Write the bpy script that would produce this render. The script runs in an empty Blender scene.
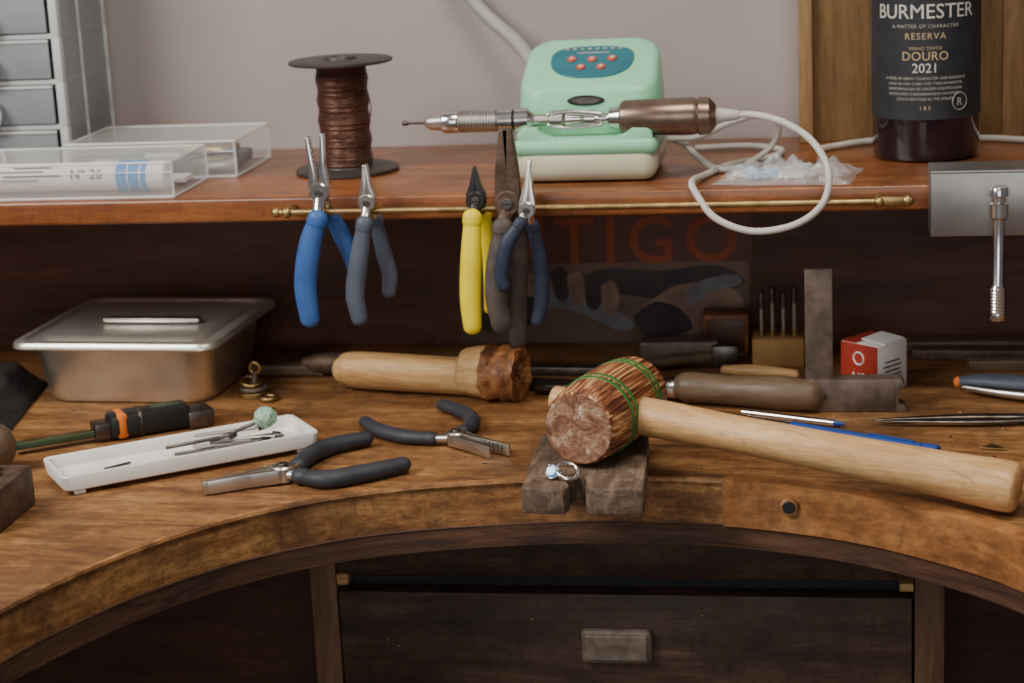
import bpy, bmesh, math, random
from mathutils import Vector, Matrix, Euler, noise
random.seed(7)
V = Vector
COL = bpy.context.collection

# ------------------------------------------------------------------ materials
def _base(name):
    m = bpy.data.materials.new(name); m.use_nodes = True
    nt = m.node_tree; b = nt.nodes['Principled BSDF']
    return m, nt, b
def _coords(nt, scale=(1,1,1), rot=(0,0,0)):
    tc = nt.nodes.new('ShaderNodeTexCoord'); mp = nt.nodes.new('ShaderNodeMapping')
    mp.inputs['Scale'].default_value = scale
    mp0 = nt.nodes.new('ShaderNodeMapping'); mp0.inputs['Rotation'].default_value = rot
    nt.links.new(tc.outputs['Object'], mp0.inputs['Vector']); nt.links.new(mp0.outputs[0], mp.inputs['Vector'])
    return mp.outputs[0], mp0.outputs[0]
def _noise(nt, vec, scale, detail=4, rough=.55, dist=0):
    n = nt.nodes.new('ShaderNodeTexNoise'); n.inputs['Scale'].default_value = scale
    n.inputs['Detail'].default_value = detail; n.inputs['Roughness'].default_value = rough
    n.inputs['Distortion'].default_value = dist
    nt.links.new(vec, n.inputs['Vector']); return n.outputs['Fac']
def _ramp(nt, fac, stops):
    r = nt.nodes.new('ShaderNodeValToRGB'); cr = r.color_ramp
    while len(cr.elements) < len(stops): cr.elements.new(.5)
    for e, (p, c) in zip(cr.elements, stops):
        e.position = p; e.color = (c[0], c[1], c[2], 1)
    nt.links.new(fac, r.inputs[0]); return r.outputs[0]
def _mix(nt, fac, a, b, mode='MIX'):
    m = nt.nodes.new('ShaderNodeMix'); m.data_type = 'RGBA'; m.blend_type = mode
    if isinstance(fac, (int, float)): m.inputs[0].default_value = fac
    else: nt.links.new(fac, m.inputs[0])
    for s, x in ((6, a), (7, b)):
        if isinstance(x, tuple): m.inputs[s].default_value = (x[0], x[1], x[2], 1)
        else: nt.links.new(x, m.inputs[s])
    return m.outputs[2]
def _bump(nt, b, h, strength, dist=.001):
    bp = nt.nodes.new('ShaderNodeBump'); bp.inputs['Strength'].default_value = strength
    bp.inputs['Distance'].default_value = dist
    nt.links.new(h, bp.inputs['Height']); nt.links.new(bp.outputs[0], b.inputs['Normal'])
def pm(name, c1, c2=None, scale=60, rough=.5, metal=0, bump=0, stretch=(1,1,1), rot=(0,0,0), lo=.35, hi=.65,
       coat=0, trans=0, alpha=1, ior=1.45, rvar=0):
    m, nt, b = _base(name)
    c2 = c2 or tuple(x*.8 for x in c1)
    vec, _ = _coords(nt, stretch, rot)
    n = _noise(nt, vec, scale)
    nt.links.new(_ramp(nt, n, [(lo, c1), (hi, c2)]), b.inputs['Base Color'])
    b.inputs['Roughness'].default_value = rough; b.inputs['Metallic'].default_value = metal
    b.inputs['Coat Weight'].default_value = coat; b.inputs['Transmission Weight'].default_value = trans
    b.inputs['Alpha'].default_value = alpha; b.inputs['IOR'].default_value = ior
    if rvar:
        n2 = _noise(nt, vec, scale*.4)
        r = nt.nodes.new('ShaderNodeMapRange'); r.inputs[3].default_value = max(.02, rough-rvar); r.inputs[4].default_value = min(1, rough+rvar)
        nt.links.new(n2, r.inputs[0]); nt.links.new(r.outputs[0], b.inputs['Roughness'])
    if bump: _bump(nt, b, n, bump)
    return m
def wood(name, dark, mid, light, stretch=(1,12,12), rot=(0,0,0), scale=8, rough=.5, bump=.2, stain=None, stain_scale=6, coat=0, stain_lo=.5, stain_hi=.7, grime=.3, fineamt=.4, spec=.5):
    m, nt, b = _base(name)
    vec, raw = _coords(nt, stretch, rot)
    n = _noise(nt, vec, scale, 6, .62, .8)
    fine = _noise(nt, vec, scale*7, 4, .65)
    c = _ramp(nt, n, [(.30, dark), (.5, mid), (.70, light)])
    c = _mix(nt, fineamt, c, _ramp(nt, fine, [(.34, (.30,.27,.24)), (.62, (1,1,1))]), 'MULTIPLY')
    if stain:
        s = _noise(nt, raw, stain_scale, 6, .65, .5)
        r = _ramp(nt, s, [(stain_lo, (0,0,0)), (stain_hi, (1,1,1))])
        c = _mix(nt, r, c, stain)
        sc = _noise(nt, raw, 90, 5, .75)
        c = _mix(nt, grime, c, _ramp(nt, sc, [(.38, (.35,.30,.26)), (.58, (1,1,1))]), 'MULTIPLY')
        sp_ = _noise(nt, raw, 28, 5, .7)
        c = _mix(nt, grime, c, _ramp(nt, sp_, [(.30, (.25,.20,.17)), (.46, (1,1,1))]), 'MULTIPLY')
        tc2, _ = _coords(nt, (14,160,14), (0,0,.5))
        s2 = _noise(nt, tc2, 3, 2, .5)
        c = _mix(nt, .4, c, _ramp(nt, s2, [(.30, (.35,.3,.25)), (.36, (1,1,1))]), 'MULTIPLY')
    nt.links.new(c, b.inputs['Base Color'])
    mr = nt.nodes.new('ShaderNodeMapRange'); mr.inputs[3].default_value = max(.05, rough-.12); mr.inputs[4].default_value = min(1, rough+.18)
    nt.links.new(_noise(nt, raw, 30), mr.inputs[0]); nt.links.new(mr.outputs[0], b.inputs['Roughness'])
    b.inputs['Coat Weight'].default_value = coat; b.inputs['Coat Roughness'].default_value = .25
    b.inputs['Specular IOR Level'].default_value = spec
    if bump: _bump(nt, b, fine, bump, .0006)
    return m

# ------------------------------------------------------------------ mesh builder
def axisM(p, d):
    return Matrix.Translation(V(p)) @ V(d).to_track_quat('Z', 'Y').to_matrix().to_4x4()
def catmull(pts, n):
    out = []
    P = [pts[0]*2-pts[1]] + pts + [pts[-1]*2-pts[-2]]
    for i in range(1, len(P)-2):
        for k in range(n):
            t = k/n
            a, b, c, d = P[i-1], P[i], P[i+1], P[i+2]
            out.append(.5*((2*b)+(c-a)*t+(2*a-5*b+4*c-d)*t*t+(3*b-a-3*c+d)*t**3))
    out.append(P[-2]); return out
class B:
    def __init__(s, name): s.name = name; s.bm = bmesh.new(); s.mats = []
    def mi(s, m):
        if m not in s.mats: s.mats.append(m)
        return s.mats.index(m)
    def merge(s, t, mat, M=None):
        if M is not None: bmesh.ops.transform(t, matrix=M, verts=t.verts)
        if mat is not None:
            i = s.mi(mat)
            for f in t.faces: f.material_index = i
        me = bpy.data.meshes.new('tmp'); t.to_mesh(me); t.free(); s.bm.from_mesh(me); bpy.data.meshes.remove(me)
    def box(s, c, size, mat, rot=(0,0,0), bevel=0, seg=2, taper=1, M=None):
        t = bmesh.new(); bmesh.ops.create_cube(t, size=1)
        for v in t.verts:
            k = taper if v.co.z < 0 else 1
            v.co = V((v.co.x*size[0]*k, v.co.y*size[1]*k, v.co.z*size[2]))
        if bevel: bmesh.ops.bevel(t, geom=t.edges[:], offset=bevel, segments=seg, profile=.5, affect='EDGES')
        T = Matrix.Translation(V(c)) @ Euler(rot).to_matrix().to_4x4()
        if M is not None: T = M @ T
        s.merge(t, mat, T)
    def cbox(s, a, b, mat, bevel=0, seg=2):
        s.box([(a[i]+b[i])/2 for i in range(3)], [abs(b[i]-a[i]) for i in range(3)], mat, bevel=bevel, seg=seg)
    def lathe(s, prof, mat, M, seg=36):
        t = bmesh.new(); rings = []
        for r, z in prof:
            if r < 1e-6: rings.append([t.verts.new((0,0,z))])
            else: rings.append([t.verts.new((r*math.cos(a*2*math.pi/seg), r*math.sin(a*2*math.pi/seg), z)) for a in range(seg)])
        for A, C in zip(rings, rings[1:]):
            for i in range(seg):
                j = (i+1) % seg
                if len(A) == 1 and len(C) == 1: continue
                if len(A) == 1: t.faces.new((A[0], C[j], C[i]))
                elif len(C) == 1: t.faces.new((A[i], A[j], C[0]))
                else: t.faces.new((A[i], A[j], C[j], C[i]))
        bmesh.ops.recalc_face_normals(t, faces=t.faces[:])
        s.merge(t, mat, M)
    def cyl(s, p0, p1, r0, mat, r1=None, seg=28, bev=None):
        p0, p1 = V(p0), V(p1); L = (p1-p0).length; r1 = r0 if r1 is None else r1
        b = min(r0, r1, L)*.15 if bev is None else bev
        s.lathe([(0,0), (r0-b,0), (r0,b), (r1,L-b), (r1-b,L), (0,L)], mat, axisM(p0, p1-p0), seg)
    def sphere(s, c, r, mat, scale=(1,1,1), rough=0):
        t = bmesh.new(); bmesh.ops.create_icosphere(t, subdivisions=4, radius=r)
        for v in t.verts:
            if rough: v.co *= 1 + rough*noise.noise(v.co/r*2.5)
            v.co = V((v.co.x*scale[0], v.co.y*scale[1], v.co.z*scale[2]))
        s.merge(t, mat, Matrix.Translation(V(c)))
    def torus(s, c, d, R, r, mat, seg=40, rs=12):
        M = axisM(c, d)
        pts = [V((R*math.cos(a*2*math.pi/seg), R*math.sin(a*2*math.pi/seg), 0)) for a in range(seg)]
        t = bmesh.new(); rings = []
        for p in pts:
            u = p.normalized()
            rings.append([t.verts.new(p+u*(r*math.cos(k*2*math.pi/rs))+V((0,0,1))*(r*math.sin(k*2*math.pi/rs))) for k in range(rs)])
        for i in range(seg):
            A, C = rings[i], rings[(i+1) % seg]
            for k in range(rs): t.faces.new((A[k], C[k], C[(k+1)%rs], A[(k+1)%rs]))
        bmesh.ops.recalc_face_normals(t, faces=t.faces[:]); s.merge(t, mat, M)
    def tube(s, pts, rad, mat, seg=16, flat=1, nrm=None, n=8, cap='round'):
        pts = [V(p) for p in pts]
        if isinstance(rad, (int, float)): rad = [rad]*len(pts)
        rv = [V((r, 0, 0)) for r in rad]
        P = catmull(pts, n); Rr = [max(1e-5, v.x) for v in catmull(rv, n)]
        T = []
        for i in range(len(P)):
            a, b = P[max(0, i-1)], P[min(len(P)-1, i+1)]; T.append((b-a).normalized())
        if cap == 'round':
            pre = []; post = []
            for k in range(1, 5):
                a = k/4*math.pi/2*.97
                pre.insert(0, (P[0]-T[0]*Rr[0]*math.sin(a)*.9, Rr[0]*math.cos(a), T[0]))
                post.append((P[-1]+T[-1]*Rr[-1]*math.sin(a)*.9, Rr[-1]*math.cos(a), T[-1]))
        else:
            pre = [(P[0]-T[0]*Rr[0]*.12, Rr[0]*.85, T[0])]; post = [(P[-1]+T[-1]*Rr[-1]*.12, Rr[-1]*.85, T[-1])]
        allp = pre + list(zip(P, Rr, T)) + post
        t = bmesh.new(); rings = []
        side = None
        for p, r, d in allp:
            if nrm is not None:
                nn = V(nrm); nn = (nn - d*nn.dot(d)).normalized(); sd = d.cross(nn)
            else:
                if side is None:
                    side = d.orthogonal().normalized()
                side = (side - d*side.dot(d)).normalized(); sd = side; nn = sd.cross(d)
            rings.append([t.verts.new(p + sd*(r*math.cos(k*2*math.pi/seg)) + nn*(r*flat*math.sin(k*2*math.pi/seg))) for k in range(seg)])
        for A, C in zip(rings, rings[1:]):
            for k in range(seg): t.faces.new((A[k], A[(k+1)%seg], C[(k+1)%seg], C[k]))
        t.faces.new(rings[0]); t.faces.new(rings[-1])
        bmesh.ops.recalc_face_normals(t, faces=t.faces[:]); s.merge(t, mat)
    def prism(s, outline, h, mat, M=None, bevel=0, seg=2, side=None):
        t = bmesh.new()
        vs = [t.verts.new((x, y, -h/2)) for x, y in outline]
        f = t.faces.new(vs)
        r = bmesh.ops.extrude_face_region(t, geom=[f])
        for g in r['geom']:
            if isinstance(g, bmesh.types.BMVert): g.co.z += h
        bmesh.ops.recalc_face_normals(t, faces=t.faces[:])
        if bevel: bmesh.ops.bevel(t, geom=t.edges[:], offset=bevel, segments=seg, profile=.5, affect='EDGES')
        i = s.mi(mat); j = s.mi(side) if side else i
        for f in t.faces: f.material_index = j if abs(f.normal.z) < .5 else i
        bmesh.ops.triangulate(t, faces=[f for f in t.faces if len(f.verts) > 4])
        s.merge(t, None, M)
    def text(s, body, size, mat, M, ext=.0001, wrap=None, spacing=1.0, off=0):
        c = bpy.data.curves.new('txt', 'FONT'); c.body = body; c.size = size; c.align_x = 'CENTER'; c.align_y = 'CENTER'
        c.extrude = ext; c.space_character = spacing; c.resolution_u = 3; c.offset = off
        o = bpy.data.objects.new('txt', c); COL.objects.link(o); bpy.context.view_layer.update()
        me = bpy.data.meshes.new_from_object(o.evaluated_get(bpy.context.evaluated_depsgraph_get()))
        t = bmesh.new(); t.from_mesh(me)
        bpy.data.objects.remove(o); bpy.data.curves.remove(c); bpy.data.meshes.remove(me)
        if wrap:
            cx, cy, z0, r, a0 = wrap
            for v in t.verts:
                a = a0 + v.co.x/r; rr = r + v.co.z
                v.co = V((cx+rr*math.sin(a), cy-rr*math.cos(a), z0+v.co.y))
            s.merge(t, mat)
        else: s.merge(t, mat, M)
    def done(s, origin=None, sharp=38):
        bm = s.bm
        xs = [v.co for v in bm.verts]
        if origin is None:
            origin = V(((min(v.x for v in xs)+max(v.x for v in xs))/2, (min(v.y for v in xs)+max(v.y for v in xs))/2, min(v.z for v in xs)))
        origin = V(origin)
        for v in bm.verts: v.co -= origin
        for e in bm.edges:
            if len(e.link_faces) == 2 and e.calc_face_angle(0) > math.radians(sharp): e.smooth = False
        for f in bm.faces: f.smooth = True
        me = bpy.data.meshes.new(s.name); bm.to_mesh(me); bm.free()
        for m in s.mats: me.materials.append(m)
        o = bpy.data.objects.new(s.name, me); o.location = origin; COL.objects.link(o)
        return o

# ------------------------------------------------------------------ palette
m_wall = pm('wall_paint', (.385,.335,.325), (.335,.29,.28), 3, .9, bump=.05)
m_floor = wood('floor_wood', (.05,.025,.012), (.10,.05,.025), (.15,.08,.04), rough=.5)
m_top = wood('bench_top_wood', (.125,.050,.017), (.31,.138,.046), (.50,.265,.10), (1.3,8,8), (0,0,.06), 5, .52, .35, stain=(.070,.034,.018), stain_scale=6, stain_lo=.48, stain_hi=.80, grime=.48, fineamt=.48, spec=.4)
m_edge = wood('bench_edge_wood', (.14,.055,.018), (.37,.165,.052), (.58,.31,.11), (3,3,12), (0,0,0), 6, .5, .35, stain=(.075,.034,.016), stain_scale=11, stain_lo=.47, stain_hi=.72, grime=.55, fineamt=.55)
m_inlay = wood('bench_edge_repair_wood', (.22,.082,.026), (.44,.182,.056), (.58,.28,.10), (3,3,10), (0,0,0), 6, .45, .25, stain=(.14,.055,.021), stain_scale=14, stain_lo=.50, stain_hi=.8, grime=.4)
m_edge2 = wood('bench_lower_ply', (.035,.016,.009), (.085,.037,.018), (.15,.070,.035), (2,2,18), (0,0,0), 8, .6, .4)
m_shelf = wood('shelf_wood', (.15,.043,.013), (.29,.095,.027), (.40,.148,.045), (1,10,10), (0,0,0), 5, .33, .1, stain=(.12,.041,.015), stain_scale=6, coat=.3, grime=.3)
m_panel = wood('back_panel_wood', (.048,.013,.007), (.100,.029,.013), (.150,.049,.020), (1,8,8), (0,0,0), 6, .5, .2, coat=.1)
m_drawer = wood('drawer_wood', (.032,.015,.009), (.080,.038,.022), (.145,.074,.043), (1,9,9), (0,0,0), 7, .55, .4, stain=(.03,.014,.009), stain_scale=12, stain_lo=.5, stain_hi=.75, grime=.4)
m_drawer_side = wood('drawer_side_wood', (.07,.031,.014), (.15,.070,.033), (.24,.12,.058), (9,9,1), (0,0,0), 8, .6, .4)
m_redpanel = wood('bench_side_panel', (.036,.010,.006), (.066,.020,.010), (.095,.030,.014), (3,3,14), (0,0,0), 4, .55, .1)
m_cab = wood('cabinet_wood', (.11,.058,.020), (.175,.095,.034), (.24,.135,.053), (9,9,.8), (0,0,0), 7, .45, .15)
m_cabtrim = wood('cabinet_trim_wood', (.22,.12,.05), (.30,.175,.078), (.37,.23,.11), (9,9,1), (0,0,0), 7, .45, .1)
m_steel = pm('brushed_steel', (.66,.63,.59), (.52,.50,.46), 40, .32, 1, .04, rvar=.08)
m_pan = pm('brushed_pan_steel', (.78,.72,.62), (.64,.58,.49), 30, .36, .95, .05, rvar=.08)
m_clampsteel = pm('ground_steel', (.40,.39,.38), (.30,.29,.28), 30, .42, 1, .06, rvar=.08)
m_lid = pm('polished_lid_steel', (.84,.80,.72), (.70,.66,.59), 22, .32, .85, .02, rvar=.08)
m_chrome = pm('chrome', (.78,.77,.75), (.62,.61,.6), 60, .2, 1)
m_dsteel = pm('dark_steel', (.20,.18,.165), (.10,.085,.075), 90, .42, 1, .15, rvar=.12)
m_rust = pm('rusted_steel', (.15,.10,.072), (.075,.045,.03), 120, .6, .55, .4)
m_brownsteel = pm('brown_patina_steel', (.20,.15,.125), (.10,.07,.055), 60, .5, .55, .2, rvar=.1)
m_pull = pm('tarnished_pull', (.25,.20,.155), (.14,.105,.08), 90, .6, .3, .3)
m_black = pm('black_plastic', (.014,.014,.015), (.022,.022,.022), 80, .42)
m_blackgrip = pm('dark_grey_grip', (.040,.043,.055), (.028,.030,.038), 80, .55, bump=.05)
m_blue = pm('blue_grip', (.040,.125,.38), (.03,.09,.29), 50, .48)
m_greygrip = pm('grey_blue_grip', (.085,.10,.14), (.06,.07,.10), 50, .5)
m_navy = pm('navy_grip', (.030,.038,.075), (.02,.026,.05), 60, .5)
m_yellow = pm('yellow_grip', (.90,.72,.02), (.80,.62,.015), 40, .4)
m_browngrip = pm('worn_brown_grip', (.10,.08,.068), (.05,.038,.032), 90, .65, bump=.2)
m_brass = pm('brass', (.50,.35,.16), (.30,.20,.09), 70, .4, 1, .08, rvar=.1)
m_green = pm('mint_green_plastic', (.29,.68,.42), (.26,.64,.39), 20, .38, coat=.1)
m_cream = pm('cream_plastic', (.60,.58,.42), (.54,.52,.37), 20, .42)
m_teal = pm('teal_panel', (.02,.16,.20), (.02,.13,.17), 30, .35)
m_redbtn = pm('red_button', (.62,.10,.05), (.5,.08,.04), 30, .4)
m_white = pm('white_plastic', (.82,.81,.77), (.74,.73,.69), 40, .35)
m_cable = pm('white_cable_rubber', (.58,.56,.51), (.50,.48,.44), 40, .45)
m_greytube = pm('grey_hose', (.36,.37,.33), (.30,.31,.28), 40, .5)
m_paper = pm('white_paper', (.78,.77,.75), (.70,.69,.68), 30, .7)
m_bluetape = pm('blue_label', (.02,.28,.68), (.03,.24,.6), 60, .5)
m_ink = pm('dark_ink', (.06,.06,.07), (.04,.04,.05), 60, .6)
m_clear = pm('clear_plastic', (.90,.91,.90), (.84,.85,.85), 14, .10, alpha=.12, rvar=.05)
m_clearedge = pm('clear_plastic_edge', (.80,.81,.80), (.72,.73,.73), 14, .15, alpha=.45)
m_frost = pm('frosted_plastic', (.36,.38,.40), (.28,.30,.32), 10, .28, alpha=.70)
m_ofw = pm('organizer_white', (.54,.55,.56), (.46,.47,.48), 10, .35)
m_ofdark = pm('drawer_contents_dark', (.04,.045,.055), (.12,.13,.15), 30, .5)
m_copper = pm('copper_wire', (.15,.065,.042), (.05,.022,.016), 420, .42, .5, .3, stretch=(.6,.6,2))
m_spool = pm('spool_dark_plastic', (.05,.042,.036), (.035,.028,.024), 60, .45)
m_bronze = pm('bronze_anodised', (.25,.18,.14), (.18,.125,.095), 80, .3, .75, .03)
m_glass = pm('dark_wine_glass', (.012,.006,.010), (.018,.008,.014), 20, .07, coat=.6)
m_label = pm('black_label', (.016,.017,.022), (.024,.025,.03), 90, .55)
m_ltext = pm('label_white_ink', (.60,.58,.53), (.52,.50,.46), 50, .5)
m_lsmall = pm('label_small_ink', (.38,.37,.34), (.32,.31,.28), 50, .5)
m_lgold = pm('label_gold_ink', (.48,.37,.21), (.40,.30,.17), 50, .45)
m_handlew = wood('mallet_handle_wood', (.48,.25,.09), (.70,.41,.175), (.82,.55,.27), (1,12,12), (0,0,.37), 9, .42, .15, coat=.1, stain=(.44,.23,.09), stain_scale=16, stain_lo=.58, stain_hi=.85, grime=.08)
m_palewood = wood('pale_tool_wood', (.40,.21,.075), (.62,.37,.15), (.75,.49,.23), (1,9,9), (0,0,.2), 9, .5, .15)
m_burnt = wood('charred_wood', (.030,.011,.005), (.24,.085,.026), (.52,.24,.08), (4,4,4), (0,0,0), 14, .55, .6)
m_filehandle = wood('old_handle_wood', (.075,.045,.024), (.14,.09,.05), (.20,.14,.085), (1,9,9), (0,0,.2), 8, .5, .2, coat=.15)
m_pin = wood('bench_pin_wood', (.050,.031,.019), (.150,.096,.062), (.27,.19,.13), (8,1.3,8), (0,0,0), 12, .7, .6, stain=(.36,.28,.20), stain_scale=34, stain_lo=.56, stain_hi=.78)
m_red = pm('red_card', (.40,.035,.02), (.33,.03,.02), 30, .55)
m_leather = pm('black_leather', (.012,.012,.013), (.022,.021,.021), 120, .6, bump=.3)
m_orange = pm('orange_plastic', (.78,.20,.03), (.7,.17,.03), 40, .45)
m_dgreen = pm('dark_green_metal', (.05,.085,.045), (.09,.13,.07), 60, .4, .4)
m_penblue = pm('blue_pen_plastic', (.02,.07,.34), (.02,.06,.26), 40, .3)
m_stone = pm('pale_blue_stone', (.35,.66,.95), (.15,.42,.80), 300, .08, coat=1)
m_silver = pm('silver', (.82,.81,.79), (.7,.69,.67), 60, .18, 1)
m_grn_ring = pm('green_ring_paint', (.045,.19,.033), (.030,.12,.025), 90, .5)
m_poster_red = pm('poster_letter_red', (.36,.085,.030), (.29,.065,.024), 30, .6)

def lam(name, rotz):
    m, nt, b = _base(name)
    vec, raw = _coords(nt, (105,2.2,105), (0,0,rotz))
    n = _noise(nt, vec, 4.5, 3, .5)
    c = _ramp(nt, n, [(.37, (.085,.026,.013)), (.455, (.24,.075,.030)), (.545, (.38,.145,.054)), (.62, (.70,.42,.19))])
    fine = _noise(nt, vec, 12, 3)
    c = _mix(nt, .5, c, _ramp(nt, fine, [(.38, (.35,.3,.27)), (.58, (1,1,1))]), 'MULTIPLY')
    nt.links.new(c, b.inputs['Base Color']); b.inputs['Roughness'].default_value = .40
    b.inputs['Coat Weight'].default_value = .15
    _bump(nt, b, fine, .3, .0005)
    return m
def endgrain():
    m, nt, b = _base('worn_end_grain')
    vec, raw = _coords(nt)
    n = _noise(nt, raw, 60, 6, .7, .6); n2 = _noise(nt, raw, 420, 4, .7)
    c = _ramp(nt, n, [(.36, (.11,.042,.023)), (.48, (.26,.11,.06)), (.58, (.40,.22,.13)), (.69, (.74,.62,.48))])
    c = _mix(nt, .6, c, _ramp(nt, n2, [(.38, (.30,.24,.2)), (.58, (1,1,1))]), 'MULTIPLY')
    nt.links.new(c, b.inputs['Base Color']); b.inputs['Roughness'].default_value = .75; _bump(nt, b, n2, .8, .001)
    return m
m_endgrain = endgrain()
m_posterbg = pm('poster_border', (.14,.046,.028), (.10,.032,.020), 14, .45)
m_pimg = pm('poster_image_ground', (.20,.125,.085), (.11,.070,.052), 22, .4)
m_pskin = pm('poster_image_hand_tone', (.34,.225,.155), (.20,.125,.085), 45, .4)
m_pdark = pm('poster_image_dark_tone', (.030,.024,.025), (.055,.044,.042), 40, .4)  # dark print tone of the poster picture
m_pgrey = pm('poster_image_tool_grey', (.24,.24,.26), (.14,.14,.15), 40, .4)

# ------------------------------------------------------------------ room
o = B('wall_back'); o.cbox((-1.6,.24,-.85), (1.6,.30,1.3), m_wall); o.done()
o = B('floor'); o.cbox((-1.6,-1.9,-.90), (1.6,.30,-.85), m_floor); o.done()

# ------------------------------------------------------------------ workbench
arc = [(-.285,-.72), (-.264,-.52), (-.243,-.402), (-.211,-.320), (-.170,-.254), (-.118,-.204), (-.057,-.172), (.028,-.152), (.10,-.148),
       (.165,-.155), (.234,-.180), (.293,-.221), (.335,-.265), (.375,-.335), (.405,-.43), (.425,-.55), (.44,-.72)]
arcs = [(p.x, p.y) for p in catmull([V((a[0], a[1], 0)) for a in arc], 6)]
outline = [(-.95,.24), (-.95,-.72)] + arcs + [(.95,-.72), (.95,.24)]
wb = B('jewelers_workbench')
def slab(zlo, zhi, mt, ms):
    wb.prism(list(outline), zhi-zlo, mt, Matrix.Translation((0,0,(zlo+zhi)/2)), side=ms)
slab(-.031, 0, m_top, m_edge)
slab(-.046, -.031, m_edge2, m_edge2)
wb.tube([(x, y+.0012, -.0022) for x, y in arcs[6:-6:3]], .0026, m_edge, seg=8, n=3)
wb.tube([(x, y+.0006, -.031) for x, y in arcs[6:-6:3]], .0011, m_edge2, seg=8, n=3)
seg_ = [V((x, y, 0)) for x, y in arcs if x > .153]
nr = []
for i in range(len(seg_)):
    a, b = seg_[max(0, i-1)], seg_[min(len(seg_)-1, i+1)]; d = (b-a).normalized(); nr.append(V((-d.y, d.x, 0)))
out_ = [(p-n*.0030) for p, n in zip(seg_, nr)]
in_ = [(p+n*.0125) for p, n in zip(seg_, nr)]
wb.prism([(p.x, p.y) for p in out_] + [(p.x, p.y) for p in reversed(in_)], .0315, m_inlay, Matrix.Translation((0,0,-.0150)))
hp = V((.1960,-.1708,-.0125))
wb.cyl(hp+V((0,.004,0)), hp+V((0,-.0008,0)), .0058, m_inlay)
wb.cyl(hp, hp+V((0,-.0013,0)), .0042, m_black)  # raised black disc: its colour stands in for the shade inside a bored hole
for x in (-.88, .88):
    for y in (-.66, .18):
        wb.cbox((x-.03, y-.03, -.85), (x+.03, y+.03, -.046), m_redpanel, .003)
wb.cbox((-.85,.19,-.50), (.85,.21,-.046), m_redpanel)
wb.cbox((-.85,.02,-.50), (-.145,.03,-.046), m_redpanel)
wb.cbox((.300,.02,-.50), (.85,.03,-.046), m_redpanel)
wb.cbox((-.95,0,.145), (.95,.24,.163), m_shelf, .0025, 3)
wb.cbox((-.95,.212,0), (.95,.226,.145), m_panel)
for x in (-.93,.93): wb.cbox((x-.012,.004,0), (x+.012,.212,.145), m_panel, .001)
wb.done(origin=(0,0,0))

# drawer unit
du = B('drawer_unit')
yf = -.10
du.cbox((-.141,yf,-.62), (-.122,.015,-.047), m_drawer_side, .001)
du.cbox((.277,yf,-.62), (.297,.015,-.047), m_drawer_side, .001)
du.cbox((-.122,yf+.003,-.090), (.277,.015,-.047), m_drawer, .001)
du.cbox((-.122,yf+.014,-.62), (.277,.015,-.094), m_black)
for i in range(4):
    z1 = -.1000 - i*.118
    du.cbox((-.1205,yf-.002,z1-.114), (.2755,yf+.014,z1), m_drawer, .0015)
    cx, cz = .0755, z1-.0365
    du.box((cx,yf-.0050,cz), (.049,.008,.025), m_pull, bevel=.0035, seg=4)
    du.box((cx,yf-.0085,cz), (.044,.004,.0195), m_pull, bevel=.0019, seg=4)
    du.text('JACKSONS', .0062, m_pull, Matrix.Translation((cx,yf-.0105,cz)) @ Matrix.Rotation(math.pi/2,4,'X'), ext=.0003)
du.cbox((-.1215,yf-.001,-.096), (-.113,yf+.01,-.088), m_palewood, .001)
du.cbox((.267,yf-.001,-.096), (.2765,yf+.01,-.090), m_palewood, .001)
for i in range(6):
    du.box((random.uniform(-.1,.26), yf-.0022, random.uniform(-.11,-.17)), (.0008,.0006,.0008), m_palewood)
du.done()

# poster on the back board: flat print with simple flat shapes
ps = B('exhibition_poster')
ps.cbox((-.104,.2105,.0), (.160,.212,.138), m_posterbg)
ps.cbox((-.084,.2098,.0), (.157,.2106,.067), m_pimg)
MPz = lambda y: Matrix.Translation((0,y,0)) @ Matrix.Rotation(math.pi/2,4,'X')
def blob(pts, mat, y):
    P = [V((x,z,0)) for x, z in pts]
    c = catmull(P+[P[0]], 6)[:-1]
    ps.prism([(p.x,p.y) for p in c], .0003, mat, MPz(y))
blob([(-.080,.030),(-.060,.055),(-.030,.060),(.002,.050),(.014,.040),(.000,.030),(-.030,.026),(-.055,.014)], m_pskin, .2096)
blob([(.010,.052),(.040,.062),(.085,.060),(.130,.064),(.154,.050),(.130,.040),(.090,.036),(.050,.040),(.022,.034)], m_pdark, .2095)
blob([(.070,.030),(.100,.048),(.140,.046),(.153,.028),(.130,.010),(.095,.008)], m_pskin, .2094)
blob([(-.020,.046),(.010,.044),(.050,.026),(.062,.014),(.050,.010),(.020,.024),(-.014,.034)], m_pgrey, .2093)
blob([(-.060,.030),(-.030,.040),(-.010,.034),(-.020,.018),(-.045,.010),(-.070,.014)], m_pdark, .2092)
blob([(.062,.022),(.080,.034),(.100,.028),(.110,.012),(.090,.004),(.070,.006)], m_pdark, .2091)
blob([(.104,.040),(.120,.052),(.146,.056),(.150,.048),(.128,.042),(.112,.032)], m_pgrey, .2090)
for i in range(4):
    blob([(-.006+.014*i,.060-.004*i),(.004+.014*i,.064-.004*i),(.012+.013*i,.052-.005*i),(.006+.013*i,.036-.004*i),(-.002+.013*i,.040-.004*i)], m_pskin if i%2 else m_pdark, .2089-.0001*i)
ps.text('NTIGO', .055, m_poster_red, MPz(.2098) @ Matrix.Translation((.050,.0835,0)), spacing=1.22, off=.0007)
ps.done()

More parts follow.
